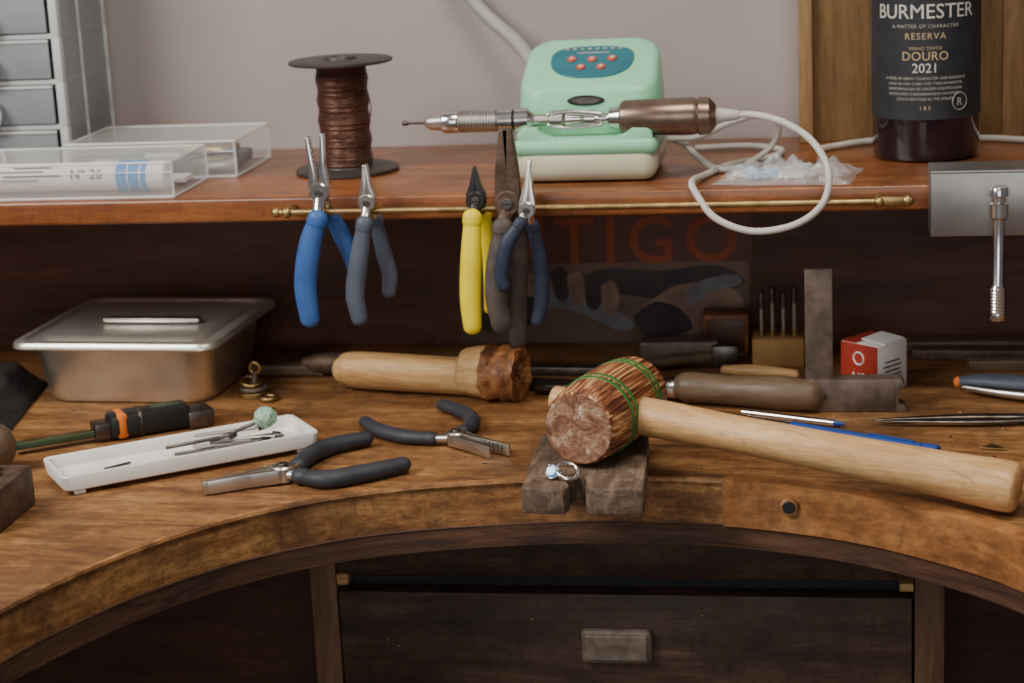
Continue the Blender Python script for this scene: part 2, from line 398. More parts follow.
# ------------------------------------------------------------------ rail
r = B('brass_tool_rail')
r.cyl((-.166,-.020,.1555), (.274,-.020,.1555), .0023, m_brass)
for x in (-.160,.256):
    r.cyl((x,.001,.1555), (x,-.020,.1555), .0030, m_brass)
    r.sphere((x,-.021,.1555), .0038, m_brass)
r.box((.265,-.021,.156), (.020,.004,.007), m_brass, bevel=.0018)
r.sphere((.275,-.021,.156), .0042, m_brass)
r.sphere((-.168,-.020,.1555), .0036, m_brass)
r.done()

# ------------------------------------------------------------------ pliers
def pliers(name, tips, piv, h1, h2, n, mjaw, mgrip, w=.0075, th=.007, gr=.0065, tw=.0015, flat=.7, op=.0, h1r=None, h2r=None, jw=.62):
    b = B(name); piv = V(piv); n = V(n).normalized()
    for sg, tip in zip((1,-1), tips):
        tip = V(tip); d = tip-piv; L = d.length; d.normalize(); nn = (n-d*n.dot(d)).normalized(); sd = nn.cross(d)
        M = Matrix((d, sd, nn)).transposed().to_4x4(); M.translation = piv
        ol = [(-w*.8,0), (-w*.5,w*.9*sg), (w*.7,w*sg), (L*.45,(w*jw+op*.5)*sg), (L,(op+tw)*sg), (L,op*sg), (L*.3,.0003*sg)]
        if sg < 0: ol = ol[::-1]
        b.prism(ol, th, mjaw, M, bevel=.0006, seg=2)
        for k in range(5):
            b.box((L*(.55+.08*k), (op+.0002)*sg, 0), (.0006,.0006,th*.9), m_black, M=M)
    b.cyl(piv-n*th*.62, piv+n*th*.62, w*1.02, mjaw)
    b.cyl(piv+n*th*.60, piv+n*th*.78, w*.42, m_dsteel)
    b.box((0,0,0), (w*.7,.0008,.0006), m_black, M=axisM(piv+n*th*.79, n))
    for pts, rr in ((h1, h1r), (h2, h2r)):
        pts = [V(p) for p in pts]
        g = rr or gr
        b.tube([piv, piv.lerp(pts[0], .5), pts[0], pts[0].lerp(pts[1], .4)], [w*.65, w*.6, g*.62, g*.55], mjaw, flat=.75, nrm=n)
        N = len(pts); rad = [g*.82] + [g*1.02]*(N-2) + [g*.9]
        b.tube(pts, rad, mgrip, flat=flat, nrm=n, seg=20)
        b.tube([pts[0]-(pts[1]-pts[0]).normalized()*.001, pts[0]+(pts[1]-pts[0]).normalized()*.002], g*.95, mgrip, flat=flat, nrm=n, seg=20)
    return b.done()
nf = (0,-1,.0)
pliers('round_nose_pliers', [(-.1395,-.021,.210),(-.1315,-.021,.212)], (-.1345,-.021,.170),
       [(-.1360,-.029,.151),(-.1425,-.030,.133),(-.1475,-.031,.105),(-.1460,-.031,.080)],
       [(-.1300,-.012,.151),(-.1245,-.010,.138),(-.1175,-.009,.120),(-.1150,-.009,.106)], nf, m_chrome, m_blue, w=.0072, th=.008, gr=.0080, tw=.0022, op=.0004, h2r=.0064, jw=.5)
pliers('flat_nose_pliers', [(-.0995,-.021,.189),(-.1015,-.021,.189)], (-.1005,-.021,.162),
       [(-.1020,-.029,.147),(-.1075,-.030,.122),(-.1115,-.031,.098),(-.1095,-.031,.080)],
       [(-.0975,-.012,.147),(-.0940,-.010,.125),(-.0905,-.009,.107),(-.0920,-.009,.094)], nf, m_steel, m_greygrip, w=.0062, th=.007, gr=.0068, tw=.0024, h2r=.0058)
pliers('side_cutters', [(-.0220,-.021,.186),(-.0230,-.021,.186)], (-.0222,-.021,.162),
       [(-.0245,-.028,.150),(-.0265,-.030,.122),(-.0285,-.030,.094),(-.0280,-.030,.073)],
       [(-.0185,-.012,.150),(-.0168,-.009,.122),(-.0168,-.009,.094),(-.0180,-.009,.081)], nf, m_black, m_yellow, w=.0068, th=.007, gr=.0074, tw=.0012, h2r=.0054)
pliers('parallel_pliers', [(.0030,-.021,.212),(-.0010,-.021,.212)], (.0005,-.021,.160),
       [(-.003,-.029,.143),(-.0075,-.031,.118),(-.0095,-.031,.094),(-.0070,-.031,.074)],
       [(.005,-.012,.143),(.004,-.012,.118),(.002,-.012,.090),(.001,-.012,.058)], nf, m_rust, m_browngrip, w=.0092, th=.010, gr=.0080, tw=.0062, h2r=.0074, flat=.7, jw=.95)
pliers('needle_nose_pliers', [(.0215,-.036,.192),(.0175,-.036,.192)], (.0165,-.040,.158),
       [(.0120,-.046,.149),(.0025,-.048,.135),(-.0025,-.048,.115),(-.0010,-.048,.106)],
       [(.0190,-.034,.145),(.0225,-.030,.118),(.0220,-.028,.092),(.0185,-.028,.076)], nf, m_steel, m_navy, w=.0060, th=.007, gr=.0052, tw=.0012, op=.0008)
up = (0,0,1)
pliers('chain_nose_pliers', [(-.180,-.189,.0055),(-.181,-.193,.0055)], (-.136,-.162,.0065),
       [(-.130,-.143,.0062),(-.128,-.122,.0062),(-.118,-.100,.0062),(-.098,-.083,.0062)],
       [(-.122,-.168,.0062),(-.104,-.174,.0062),(-.083,-.162,.0062),(-.059,-.142,.0062)], up, m_steel, m_blackgrip, w=.0078, th=.009, gr=.0068, tw=.0035, flat=.85)
pliers('bent_nose_pliers', [(.007,-.108,.005),(-.004,-.112,.005)], (-.034,-.081,.0060),
       [(-.052,-.080,.0056),(-.072,-.076,.0056),(-.094,-.060,.0056),(-.108,-.040,.0056)],
       [(-.032,-.064,.0056),(-.029,-.044,.0056),(-.038,-.020,.0056),(-.060,.004,.0056)], up, m_steel, m_blackgrip, w=.0068, th=.008, gr=.0056, tw=.0016, op=.0004, flat=.85)

# ------------------------------------------------------------------ shelf objects
og = B('plastic_drawer_organizer')
x0,x1,y0,y1 = -.62,-.378,.128,.236
og.cbox((x1-.003,y0+.006,.163), (x1,y1,.46), m_frost, .001)
og.cbox((x0,y0+.006,.163), (x0+.003,y1,.46), m_ofw, .001)
og.cbox((x0,y1-.004,.163), (x1,y1,.46), m_ofw)
for i in range(8):
    z = .1650+i*.0360
    og.cbox((x0,y0,z-.0020), (x1,y1,z+.0020), m_ofw, .0008)
    og.cbox((x1-.006,y0,z), (x1+.001,y0+.008,z+.0360), m_ofw, .001)
    og.cbox((x1-.001,y0+.045,z), (x1+.0012,y0+.048,z+.0360), m_ofw, .0005)
    og.cbox((x1-.004,y1-.006,z), (x1+.0012,y1,z+.0360), m_ofw, .0005)
    for k in range(2):
        a = x1-.008-k*.118
        if z+.034 < .46:
            og.cbox((a-.108,y0-.002,z+.003), (a,y0,z+.033), m_frost, .0008)
            og.cbox((a-.108,y0-.003,z+.031), (a,y0+.001,z+.0335), m_ofw, .0008)
            og.cbox((a-.106,y0+.002,z+.003), (a-.002,y0+.09,z+.020), m_ofdark, .002)
            og.cyl((a-.054,y0-.012,z+.012), (a-.054,y0-.002,z+.012), .013, m_frost)
            og.torus((a-.054,y0-.012,z+.012), (0,1,0), .0125, .0012, m_ofw, rs=8)
og.done()

def openbox(b, a, c, wall, mat, em):
    (x0,y0,z0),(x1,y1,z1) = a, c
    b.cbox((x0,y0,z0),(x1,y1,z0+wall),mat,.0004)
    b.cbox((x0,y0,z0+wall),(x1,y0+wall,z1-wall),mat,.0004); b.cbox((x0,y1-wall,z0+wall),(x1,y1,z1-wall),mat,.0004)
    b.cbox((x0,y0+wall,z0+wall),(x0+wall,y1-wall,z1-wall),mat,.0004); b.cbox((x1-wall,y0+wall,z0+wall),(x1,y1-wall,z1-wall),mat,.0004)
    b.cbox((x0-.001,y0-.001,z1-wall),(x1+.001,y1+.001,z1),mat,.0006)
    e = .0011
    for z in (z0+e, z1-e*.5):
        b.cyl((x0,y0,z),(x1,y0,z),e,em,seg=8); b.cyl((x0,y1,z),(x1,y1,z),e,em,seg=8)
        b.cyl((x0,y0,z),(x0,y1,z),e,em,seg=8); b.cyl((x1,y0,z),(x1,y1,z),e,em,seg=8)
    for x in (x0,x1):
        for y in (y0,y1): b.cyl((x,y,z0+e),(x,y,z1-e),e,em,seg=8)
    b.cyl((x0,y0-.0005,z0+(z1-z0)*.72),(x1,y0-.0005,z0+(z1-z0)*.72),.0006,em,seg=8)
bx = B('clear_plastic_box')
openbox(bx, (-.50,.006,.163), (-.252,.088,.190), .0015, m_clear, m_clearedge)
bx.tube([(-.49,.036,.1755),(-.37,.035,.1755),(-.266,.034,.1755)], .0110, m_paper, cap='flat', seg=28)
for i in range(12):
    a = -.301+i*.0019
    if i not in (4,9): bx.torus((a,.0345,.1755), (1,0,0), .0108, .0014, m_bluetape, rs=8)
MB1 = lambda x, z, t=72: Matrix.Translation((x,.0345-.0114*math.sin(math.radians(t)),.1755+.0114*math.cos(math.radians(t)))) @ Matrix.Rotation(math.radians(t),4,'X')
bx.text('N\u00ba 26', .0105, m_ink, MB1(-.325,0))
for i in range(4):
    bx.box((0,0,0), (.030+.008*(i%3),.0007,.0005), m_ink, M=MB1(-.368-.01*(i%2),0,40+17*i))
    bx.box((0,0,0), (.036+.008*(i%2),.0007,.0005), m_ink, M=MB1(-.420-.006*(i%2),0,40+17*i))
    bx.box((0,0,0), (.016,.0007,.0005), m_bluetape, M=MB1(-.458,0,40+17*i))
bx.box((-.37,.068,.168), (.22,.02,.004), m_paper, bevel=.0005)
bx.done()
bx = B('clear_plastic_box')
openbox(bx, (-.366,.093,.163), (-.2300,.188,.192), .0015, m_clear, m_clearedge)
bx.box((-.30,.150,.170), (.12,.05,.010), m_ofdark, bevel=.002)
bx.box((-.255,.118,.170), (.036,.026,.009), m_steel, (0,0,.3), bevel=.003)
bx.box((-.272,.148,.1785), (.05,.03,.006), m_brass, (0,0,-.2), bevel=.002)
bx.box((-.335,.118,.172), (.04,.026,.004), m_paper, (0,0,.1), bevel=.001)
bx.box((-.295,.112,.174), (.028,.018,.012), m_paper, (0,0,.2), bevel=.002)
bx.tube([(-.285,.104,.172),(-.255,.106,.180),(-.240,.134,.175)], .0018, m_dsteel)
bx.done()

# wire spool
sp = B('copper_wire_spool')
M = Matrix.Translation((-.1465,.112,.163))
sp.lathe([(0,0),(.039,0),(.040,.001),(.040,.003),(.038,.004),(.020,.004),(.019,.006)], m_spool, M, 48)
prof = [(.018,.005)]
for i in range(64):
    z = .005+i*.00124; k = .0196 + .0006*math.sin(i*.5) + .0004*noise.noise(V((i*.9,0,0)))
    prof += [(k,z),(k+.00035,z+.0006)]
prof += [(.014,.0845)]
sp.lathe(prof, m_copper, M, 48)
sp.lathe([(.012,.0838),(.038,.0838),(.040,.0846),(.040,.0862),(.038,.0870),(.013,.0870),(.012,.0890),(.007,.0890),(.006,.0872),(0,.0865)], m_spool, M, 48)
sp.tube([(-.1465+.020,.112-.006,.20),(-.1465+.0235,.112-.008,.213),(-.1465+.020,.112-.008,.232)], .0005, m_copper, seg=6)
sp.done()

# micromotor control unit
dv = B('micromotor_control_unit')
cx = .0490
dv.box((cx,.081,.1765), (.103,.100,.025), m_cream, bevel=.010, seg=4)
for sx in (-.04,.04):
    dv.cyl((cx+sx,.05,.163), (cx+sx,.05,.166), .006, m_black)
    dv.cyl((cx+sx,.115,.163), (cx+sx,.115,.166), .006, m_black)
dv.box((cx,.081,.1895), (.105,.102,.013), m_green, bevel=.006, seg=4)
MZ = Matrix.Rotation(math.pi/2,4,'X')
def rrect(w, d, r, n=6):
    pts = []
    for sx, sy, a0 in ((1,1,0),(-1,1,90),(-1,-1,180),(1,-1,270)):
        for k in range(n+1):
            a = math.radians(a0+90*k/n); pts.append((sx*(w/2-r)+r*math.cos(a), sy*(d/2-r)+r*math.sin(a)))
    return pts
def loft(b, rings, mat, M=None, cap=(True,True)):
    t = bmesh.new(); R_ = []
    for pts in rings: R_.append([t.verts.new(p) for p in pts])
    for A, C in zip(R_, R_[1:]):
        n = len(A)
        for i in range(n): t.faces.new((A[i],A[(i+1)%n],C[(i+1)%n],C[i]))
    if cap[0]: t.faces.new(R_[0])
    if cap[1]: t.faces.new(R_[-1])
    bmesh.ops.recalc_face_normals(t, faces=t.faces[:]); b.merge(t, mat, M)
rings = []
slope = .44; HYc = .0975; HD = .072
for w_, dd, zz, k in ((.105,0,.186,0),(.105,0,.200,0),(.1045,.0005,.212,.35),(.1025,.002,.2235,1),(.0998,.0045,.2258,1),(.095,.009,.2276,1),(.088,.016,.2284,1)):
    ring = []
    for x, y in rrect(w_, HD-dd, .018, 7):
        ring.append((.0485+x*(1-.04*k*(y+HD/2)/HD), HYc+y, zz + k*slope*(y+HD/2)))
    rings.append(ring)
loft(dv, rings, m_green)
scoop = []
for i in range(13):
    a = math.pi*i/12; scoop.append((.034*math.cos(a), .012-.010*math.sin(a)))
scoop = [(-.049,-.004),(.049,-.004),(.049,.008),(.044,.0125)] + scoop + [(-.044,.0125),(-.049,.008)]
dv.prism(scoop, .012, m_green, Matrix.Translation((cx,.0385,.1920)) @ MZ, bevel=.0012)
for sx in (-.028,.030):
    dv.box((cx+sx,.047,.1935), (.010,.022,.006), m_green, bevel=.002)
sl = V((0,1,slope)).normalized(); nn = V((0,-sl.z,sl.y))
py_ = .0980
pc = V((.0490,py_,.2284+slope*(py_-HYc+HD/2)))
MP = Matrix((V((1,0,0)), sl, nn)).transposed().to_4x4(); MP.translation = pc + nn*.0002
oval = []
for i in range(40):
    a = 2*math.pi*i/40; ca, sa = math.cos(a), math.sin(a)
    yy = .026*sa if sa < 0 else .020*(abs(sa)**.55)
    oval.append((.031*(abs(ca)**.75)*(1 if ca > 0 else -1), yy))
dv.prism(oval, .0016, m_teal, MP, bevel=.0003, seg=1)
for i, (u, v) in enumerate([(-.015,.0),(0,-.001),(.015,0),(-.0075,-.012),(.0075,-.012)]):
    dv.cyl(MP @ V((u,v,.0)), MP @ V((u,v,.0022)), .0034, m_redbtn)
    dv.cyl(MP @ V((u,v,.002)), MP @ V((u,v,.0026)), .0014, m_ltext)
for i in range(8): dv.box((-.02+.0057*i,.0150,.001), (.0030,.0024,.001), m_lsmall, M=MP)
dv.text('MICROMOTOR', .0036, m_ltext, MP @ Matrix.Translation((0,.009,.0011)))
Mo = Matrix.Translation((.0475,.0617,.2195)) @ MZ
dv.lathe([(0,0),(.0115,0),(.012,.0006),(.0105,.0012),(0,.0012)], m_black, Mo @ Matrix.Diagonal((1.15,.32,1,1)))
dv.lathe([(0,.0012),(.009,.0012),(.0088,.0016),(0,.0016)], m_dsteel, Mo @ Matrix.Diagonal((1.15,.26,1,1)))
dv.done()

# handpiece (lathe along x)
hp = B('rotary_handpiece')
HY, HZ = .044, .2085
def X(px): return -.0865 + (px-400)*.000735
MH = axisM((0,HY,HZ), (1,0,0))
def seg_lathe(lst, mat): hp.lathe([(r*.00073, X(p)) for p, r in lst], mat, MH, 32)
seg_lathe([(400,0),(400,1.2),(426,1.6)], m_dsteel)
seg_lathe([(400,0),(401,2.6),(405,2.6),(407,1.5)], m_dsteel)
seg_lathe([(424,0),(424,4),(428,7),(440,8.5),(442,10)], m_steel)
seg_lathe([(442,10.4),(444,11.2),(456,11.2),(458,10.2)], m_chrome)
for p in range(458, 496, 3): seg_lathe([(p,9.6),(p+.6,11.2),(p+1.6,11.2),(p+2.2,9.6),(p+3,9.6)], m_steel)
seg_lathe([(496,9.4),(497,9.4),(499,9.4)], m_black)
seg_lathe([(498,11.5),(512,11.5)], m_chrome)
seg_lathe([(512,11.5),(512,9.8),(515,9.8),(515,12.5)], m_black)
seg_lathe([(515,12.5),(528,12.5),(531,9)], m_chrome)
seg_lathe([(531,9),(534,6),(548,6),(550,9),(562,9),(565,6.5)], m_steel)
seg_lathe([(565,6.5),(580,5),(584,8.5),(594,8.5),(597,5.5),(606,5.5),(608,10),(614,11),(618,12)], m_chrome)
for q in (.004,-.004):
    hp.tube([(X(548),HY-.004,HZ+q),(X(570),HY-.004,HZ+q*1.5),(X(600),HY-.004,HZ+q)], .0016, m_chrome)
seg_lathe([(618,12),(620,16),(624,17.5),(690,18.5),(694,17),(696,19),(706,18),(712,11),(713,0)], m_bronze)
seg_lathe([(712,8),(718,7),(732,5),(736,3),(737,0)], m_cable)
hp.tube([(.149,HY,HZ-.0005),(.170,.042,.2085),(.192,.022,.205),(.211,.000,.195),(.222,-.018,.177),(.218,-.026,.156),(.199,-.028,.142),(.170,-.028,.138),
         (.145,-.025,.147),(.132,-.016,.162),(.128,-.004,.1690),(.134,.040,.1660),(.150,.085,.1660),(.178,.115,.1660),(.186,.150,.1660),(.160,.175,.1660),(.12,.17,.1660)], .0025, m_cable, seg=12, n=10)
hp.done()
cb = B('foot_pedal_cable')
cb.tube([(.106,.100,.184),(.116,.090,.182),(.128,.075,.173),(.142,.066,.1662),(.160,.072,.1662)], .0026, m_cable, seg=12)
cb.tube([(.160,.072,.1662),(.180,.090,.178),(.186,.085,.196),(.170,.075,.203),(.150,.075,.198),(.128,.080,.188),(.106,.085,.186)], .0022, m_cable, seg=12)
cb.tube([(.215,.150,.166),(.228,.165,.166),(.255,.186,.166),(.30,.190,.166),(.345,.186,.166),(.385,.165,.166),(.43,.15,.166)], .0026, m_cable, seg=12)
cb.done()
cb = B('grey_power_hose')
cb.tube([(.020,.140,.185),(.008,.165,.212),(-.022,.205,.247),(-.055,.222,.275),(-.085,.228,.32),(-.11,.232,.42),(-.12,.232,.60)], .0058, m_greytube, seg=14)
cb.done()

def crumple(name, cx, cy, z, sx, sy, amp, mat, seed):
    b = B(name); t = bmesh.new(); N = 34
    g = [[None]*(N+1) for _ in range(N+1)]
    for i in range(N+1):
        for j in range(N+1):
            u, v = i/N-.5, j/N-.5
            p = V((u*5, v*5, seed)); h = abs(noise.noise(p)) + .5*abs(noise.noise(p*2.3)) + .3*abs(noise.noise(p*5))
            w = 1+.12*noise.noise(V((u*3, v*3, seed+5)))
            edge = min(1, (0.5-abs(u))*6, (0.5-abs(v))*6)
            g[i][j] = t.verts.new((cx+u*sx*w+v*.01, cy+v*sy*w-u*.01, z+.0008+amp*h*edge))
    for i in range(N):
        for j in range(N): t.faces.new((g[i][j], g[i+1][j], g[i+1][j+1], g[i][j+1]))
    b.merge(t, mat); return b
m_bag = pm('bag_film', (.80,.84,.86), (.72,.78,.80), 30, .08, alpha=.26, coat=.5)
b = crumple('plastic_zip_bag', .193, .040, .163, .098, .066, .016, m_bag, 3.1)
b.box((.175,.042,.1665), (.026,.020,.005), m_stone, (0,0,.3), bevel=.001)
b.box((.198,.036,.1660), (.020,.012,.004), m_paper, (0,0,-.4), bevel=.001)
b.done(sharp=20)

# wine bottle
bt = B('wine_bottle')
bx_, by_ = .2935,.128; R = .0392
MB = Matrix.Translation((bx_,by_,.163))
bt.lathe([(0,.004),(.020,.003),(.035,0),(.038,.002),(R,.007),(R,.185),(.038,.197),(.033,.210),(.023,.222),(.0155,.234),(.0145,.247),(.0142,.290),(.0160,.291),(.0160,.300),(.0142,.302),(.0135,.307),(0,.307)], m_glass, MB, 72)
bt.lathe([(.0150,.247),(.0150,.3075),(0,.3077)], m_label, MB, 40)
t = bmesh.new(); prev = None
for i in range(61):
    a = math.radians(-150+300*i/60)
    p = [t.verts.new((bx_+(R+.0004)*math.sin(a), by_-(R+.0004)*math.cos(a), z)) for z in (.195,.340)]
    if prev: t.faces.new((prev[0], p[0], p[1], prev[1]))
    prev = p
bt.merge(t, m_label)
def L(body, size, py, mat=m_ltext, sp=1.0, a0=-.06):
    bt.text(body, size, mat, None, wrap=(bx_, by_, .2805-.00072*py, R+.0006, a0), spacing=sp)
L('BURMESTER', .0146, 11, sp=1.0); L('A MATTER OF CHARACTER', .0036, 25, m_lsmall, sp=1.15); L('RESERVA', .0066, 35, m_lgold, 1.2)
L('VINHO TINTO', .0034, 47, m_lgold, 1.1); L('DOURO', .0090, 55, m_lgold, 1.05); L('2021', .0096, 67, m_ltext)
for i, s_ in enumerate(['A WINE OF GREAT CHARACTER AND ELEGANCE', 'AGED IN OAK CASKS FOR TWELVE MONTHS', 'DENOMINACAO DE ORIGEM CONTROLADA', 'PRODUZIDO E ENGARRAFADO NO DOURO', 'ESTATE BOTTLED IN THE VALLEY']):
    L(s_, .0028, 77+5.2*i, m_lsmall, sp=1.0)
L('1 8 5', .0040, 107, m_lgold)
bt.text('R', .008, m_lsmall, None, wrap=(bx_,by_,.207,R+.0006,.60))
bt.torus((bx_+(R+.0006)*math.sin(.60), by_-(R+.0006)*math.cos(.60), .2075), (math.sin(.60),-math.cos(.60),0), .0062, .0003, m_lsmall, rs=6)
bt.done()

cbn = B('wooden_wall_cabinet')
cbn.cbox((.205,.207,.163), (.62,.239,.60), m_cab, .001)
cbn.cbox((.199,.200,.163), (.210,.239,.60), m_cabtrim, .0015)
cbn.cbox((.355,.202,.163), (.372,.209,.60), m_cabtrim, .001)
cbn.done()

cl = B('bench_clamp')
cl.cbox((.2895,-.034,.133), (.44,-.0005,.1765), m_clampsteel, .0012)
cl.cbox((.2895,-.034,.1755), (.44,.004,.1780), m_clampsteel, .001)
MC = axisM((.3335,-.043,.168), (0,0,-1))
cl.lathe([(0,0),(.0055,0),(.0062,.001),(.0062,.006),(.0045,.007),(.0045,.010),(.0062,.011),(.0062,.020),(.0040,.022),(.0040,.066),(.0052,.068)] +
         [q for i in range(8) for q in ((.0058,.069+i*.0022),(.0052,.0701+i*.0022))] + [(.0056,.087),(.0048,.0905),(0,.0908)], m_chrome, MC, 28)
cl.cyl((.3335,-.034,.150), (.3335,-.043,.150), .0045, m_chrome)
cl.cyl((.3335,-.034,.160), (.3335,-.043,.160), .0040, m_chrome)
cl.done()

# ------------------------------------------------------------------ bench objects
def L3(pts, z): return [(x, y, z) for x, y in pts]
ct = B('steel_container')
MCt = Matrix.Translation((-.310,.086,0)) @ Matrix.Rotation(math.radians(-3),4,'Z')
loft(ct, [L3(rrect(.128,.108,.018),0),L3(rrect(.133,.114,.020),.0015),L3(rrect(.137,.118,.021),.006),L3(rrect(.146,.132,.020),.045),L3(rrect(.147,.133,.020),.047)], m_pan, MCt)
loft(ct, [L3(rrect(.146,.132,.02),.046),L3(rrect(.163,.156,.014),.0465),L3(rrect(.166,.159,.014),.0480),L3(rrect(.165,.158,.014),.0510),L3(rrect(.162,.155,.013),.0525),L3(rrect(.152,.143,.012),.0530),
          L3(rrect(.148,.139,.012),.0505),L3(rrect(.137,.125,.012),.0501),L3(rrect(.131,.119,.012),.0530),L3(rrect(.123,.111,.012),.0535)], m_lid, MCt)
ct.box((0.010,-.014,.0565), (.080,.011,.0035), m_steel, bevel=.0016, M=MCt)
ct.box((0.010,-.014,.0545), (.066,.006,.004), m_black, M=MCt)
ct.done()

tr = B('white_parts_tray')
MT = Matrix.Translation((-.217,-.124,0)) @ Matrix.Rotation(math.radians(35.8),4,'Z')
W, D = .181,.055
loft(tr, [L3(rrect(W-.008,D-.008,.004),.003),L3(rrect(W-.003,D-.003,.005),.0045),L3(rrect(W,D,.005),.0135),L3(rrect(W-.001,D-.001,.005),.0145),L3(rrect(W-.005,D-.005,.004),.0145),L3(rrect(W-.007,D-.007,.004),.0135),
          L3(rrect(W-.009,D-.009,.004),.0065),L3(rrect(W-.013,D-.013,.003),.0055)], m_white, MT)
for sx in (-1,1):
    for sy in (-1,1): tr.box((sx*(W/2-.012), sy*(D/2-.007), .0018), (.008,.006,.0036), m_white, bevel=.001, M=MT)
tr.done()
m_wheel = pm('green_polishing_wheel', (.10,.34,.20), (.50,.62,.48), 380, .7, bump=.6)
bu = B('rotary_burs')
for i, (x, y, a, l) in enumerate([(.030,.006,-.75,.05),(.020,-.004,-.35,.055),(.045,.004,-.5,.045),(.028,-.012,-.15,.05),(.050,-.006,-.9,.04),(.012,.004,-.2,.045),(.036,.012,-.55,.05)]):
    dx, dy = math.cos(a)*l/2, math.sin(a)*l/2
    p0 = MT @ V((x-dx,y-dy*.5,.0072+.0010*i)); p1 = MT @ V((x+dx,y+dy*.5,.0080+.0012*i))
    bu.cyl(p0, p1, .0013, m_dsteel if i % 2 else m_steel, seg=10); bu.cyl(p1, p1+(p1-p0).normalized()*.006, .0026, m_dsteel, r1=.0014, seg=14)
bu.cyl(MT @ V((.022,.008,.010)), MT @ V((.055,-.004,.0225)), .0013, m_dsteel, seg=10)
bu.sphere(MT @ V((.059,-.006,.0250)), .0082, m_wheel, scale=(1,1,.9), rough=.10)
for x, y, a in ((-.055,.002,.3),(-.062,-.008,-.2),(-.05,-.012,.9)):
    bu.cyl(MT @ V((x,y,.0065)), MT @ V((x+.02*math.cos(a),y+.010*math.sin(a),.0068)), .0009, m_dsteel, seg=8)
bu.done()

wh = B('wooden_burnishing_block')
OF = V((.008,-.013,0))
wh.tube([V(p)+OF for p in [(-.156,.082,.0150),(-.150,.081,.0155),(-.115,.073,.0155),(-.085,.066,.0155),(-.055,.059,.0155)]], [.0115,.0140,.0145,.0142,.0142], m_palewood, seg=28, cap='round')
Mw = axisM(V((-.060,.0575,.0205))+OF, V((1,-.22,0)))
wh.lathe([(0,0),(.0140,0),(.0178,.003),(.0198,.014),(.0208,.022)], m_palewood, Mw, 10)
t = bmesh.new(); N = 36; rings = []
for k in range(14):
    z = .021 + .027*k/13
    rr = .0208+.0008*math.sin(k)
    ring = []
    for i in range(N):
        a = 2*math.pi*i/N; q = V((math.cos(a)*2.4, math.sin(a)*2.4, z*190))
        f_ = 1+.15*noise.noise(q)-.03*(k==13)
        ring.append(t.verts.new((rr*f_*math.cos(a), rr*f_*math.sin(a)*(.97), z+.002*noise.noise(q*1.7))))
    rings.append(ring)
for k in range(5):
    rr = .0178-.004*k
    rings.append([t.verts.new((rr*math.cos(2*math.pi*i/N), rr*math.sin(2*math.pi*i/N), .048+.004*noise.noise(V((math.cos(i*.17)*3,k*2,math.sin(i*.17)*3)))-.0012*k)) for i in range(N)])
for A, C in zip(rings, rings[1:]):
    for i in range(N): t.faces.new((A[i],A[(i+1)%N],C[(i+1)%N],C[i]))
t.faces.new(rings[-1]); bmesh.ops.recalc_face_normals(t, faces=t.faces[:])
wh.merge(t, m_burnt, Mw)
wh.done()

# bench pin with V notch
bp = B('bench_pin')
ol = [(.030,-.104),(.031,-.160),(.033,-.222),(.0600,-.225),(.0625,-.216),(.0600,-.207),(.0665,-.194),(.0740,-.207),(.0725,-.217),(.0765,-.225),(.109,-.223),(.1055,-.160),(.102,-.104)]
bp.prism(ol, .0165, m_pin, Matrix.Translation((0,0,.00830)), bevel=.0012, seg=2)
bp.done()
rg = B('gemstone_ring')
rg.torus((.0600,-.202,.0212), (.30,-.45,.84), .0068, .0013, m_silver)
rg.lathe([(0,-.0045),(.0028,-.002),(.0046,0),(.0032,.0020),(0,.0021)], m_stone, axisM((.0505,-.204,.0218), (-.3,-.75,.55)), 8)
rg.torus((.0505,-.204,.0215), (-.3,-.75,.55), .0044, .0006, m_silver, seg=24, rs=8)
for k in range(4):
    a = k*math.pi/2+.4; rg.sphere((.0505+.0042*math.cos(a), -.204-.003*math.cos(a)*.3, .0220+.0038*math.sin(a)), .0009, m_silver)
rg.tube([(.0535,-.202,.0205),(.056,-.199,.020),(.058,-.1965,.0195)], .0012, m_silver, seg=8)
rg.done()

# mallet
ml = B('wooden_mallet')
end = V((.331,-.219,.0172))
hc = V((.079,-.140,.0437)); hdir = (end-hc).normalized()
ax = V((.36,.933,0)); ax = (ax-hdir*ax.dot(hdir)).normalized()
m_lam = lam('laminated_mallet_wood', math.atan2(ax.x, ax.y))
MM = axisM(hc, ax)
h = .0460; RC = .0270
def mr_(z): return RC-.0030*(z/h)**2
prof = [(mr_(-h+.002+(2*h-.004)*i/24), -h+.002+(2*h-.004)*i/24) for i in range(25)]
RE = .0227
ml.lathe([(RE,-h)] + prof + [(RE,h)], m_lam, MM, 56)
t = bmesh.new(); rings = []
for k in range(9):
    rr = RE*(1-k/9)
    rings.append([t.verts.new((rr*math.cos(2*math.pi*i/40), rr*math.sin(2*math.pi*i/40), -h-.0004-.0006*k/9-(.0006*noise.noise(V((rr*300*math.cos(i*.157),rr*300*math.sin(i*.157),0))) if k else 0))) for i in range(40)])
for A, C in zip(rings, rings[1:]):
    for i in range(40): t.faces.new((A[i],A[(i+1)%40],C[(i+1)%40],C[i]))
t.faces.new(rings[-1]); bmesh.ops.recalc_face_normals(t, faces=t.faces[:]); ml.merge(t, m_endgrain, MM)
ml.lathe([(RE,-h),(RE,-h-.0004)], m_endgrain, MM, 40)
ml.lathe([(RE,h),(.012,h+.0006),(0,h+.0008)], m_endgrain, MM, 48)
for z in (-.0185,-.0120,.0225,.0290):
    rr = mr_(z)
    ml.lathe([(rr-.0003,z-.0019),(rr+.0004,z-.0014),(rr+.0004,z+.0014),(rr-.0003,z+.0019)], m_grn_ring, MM, 56)
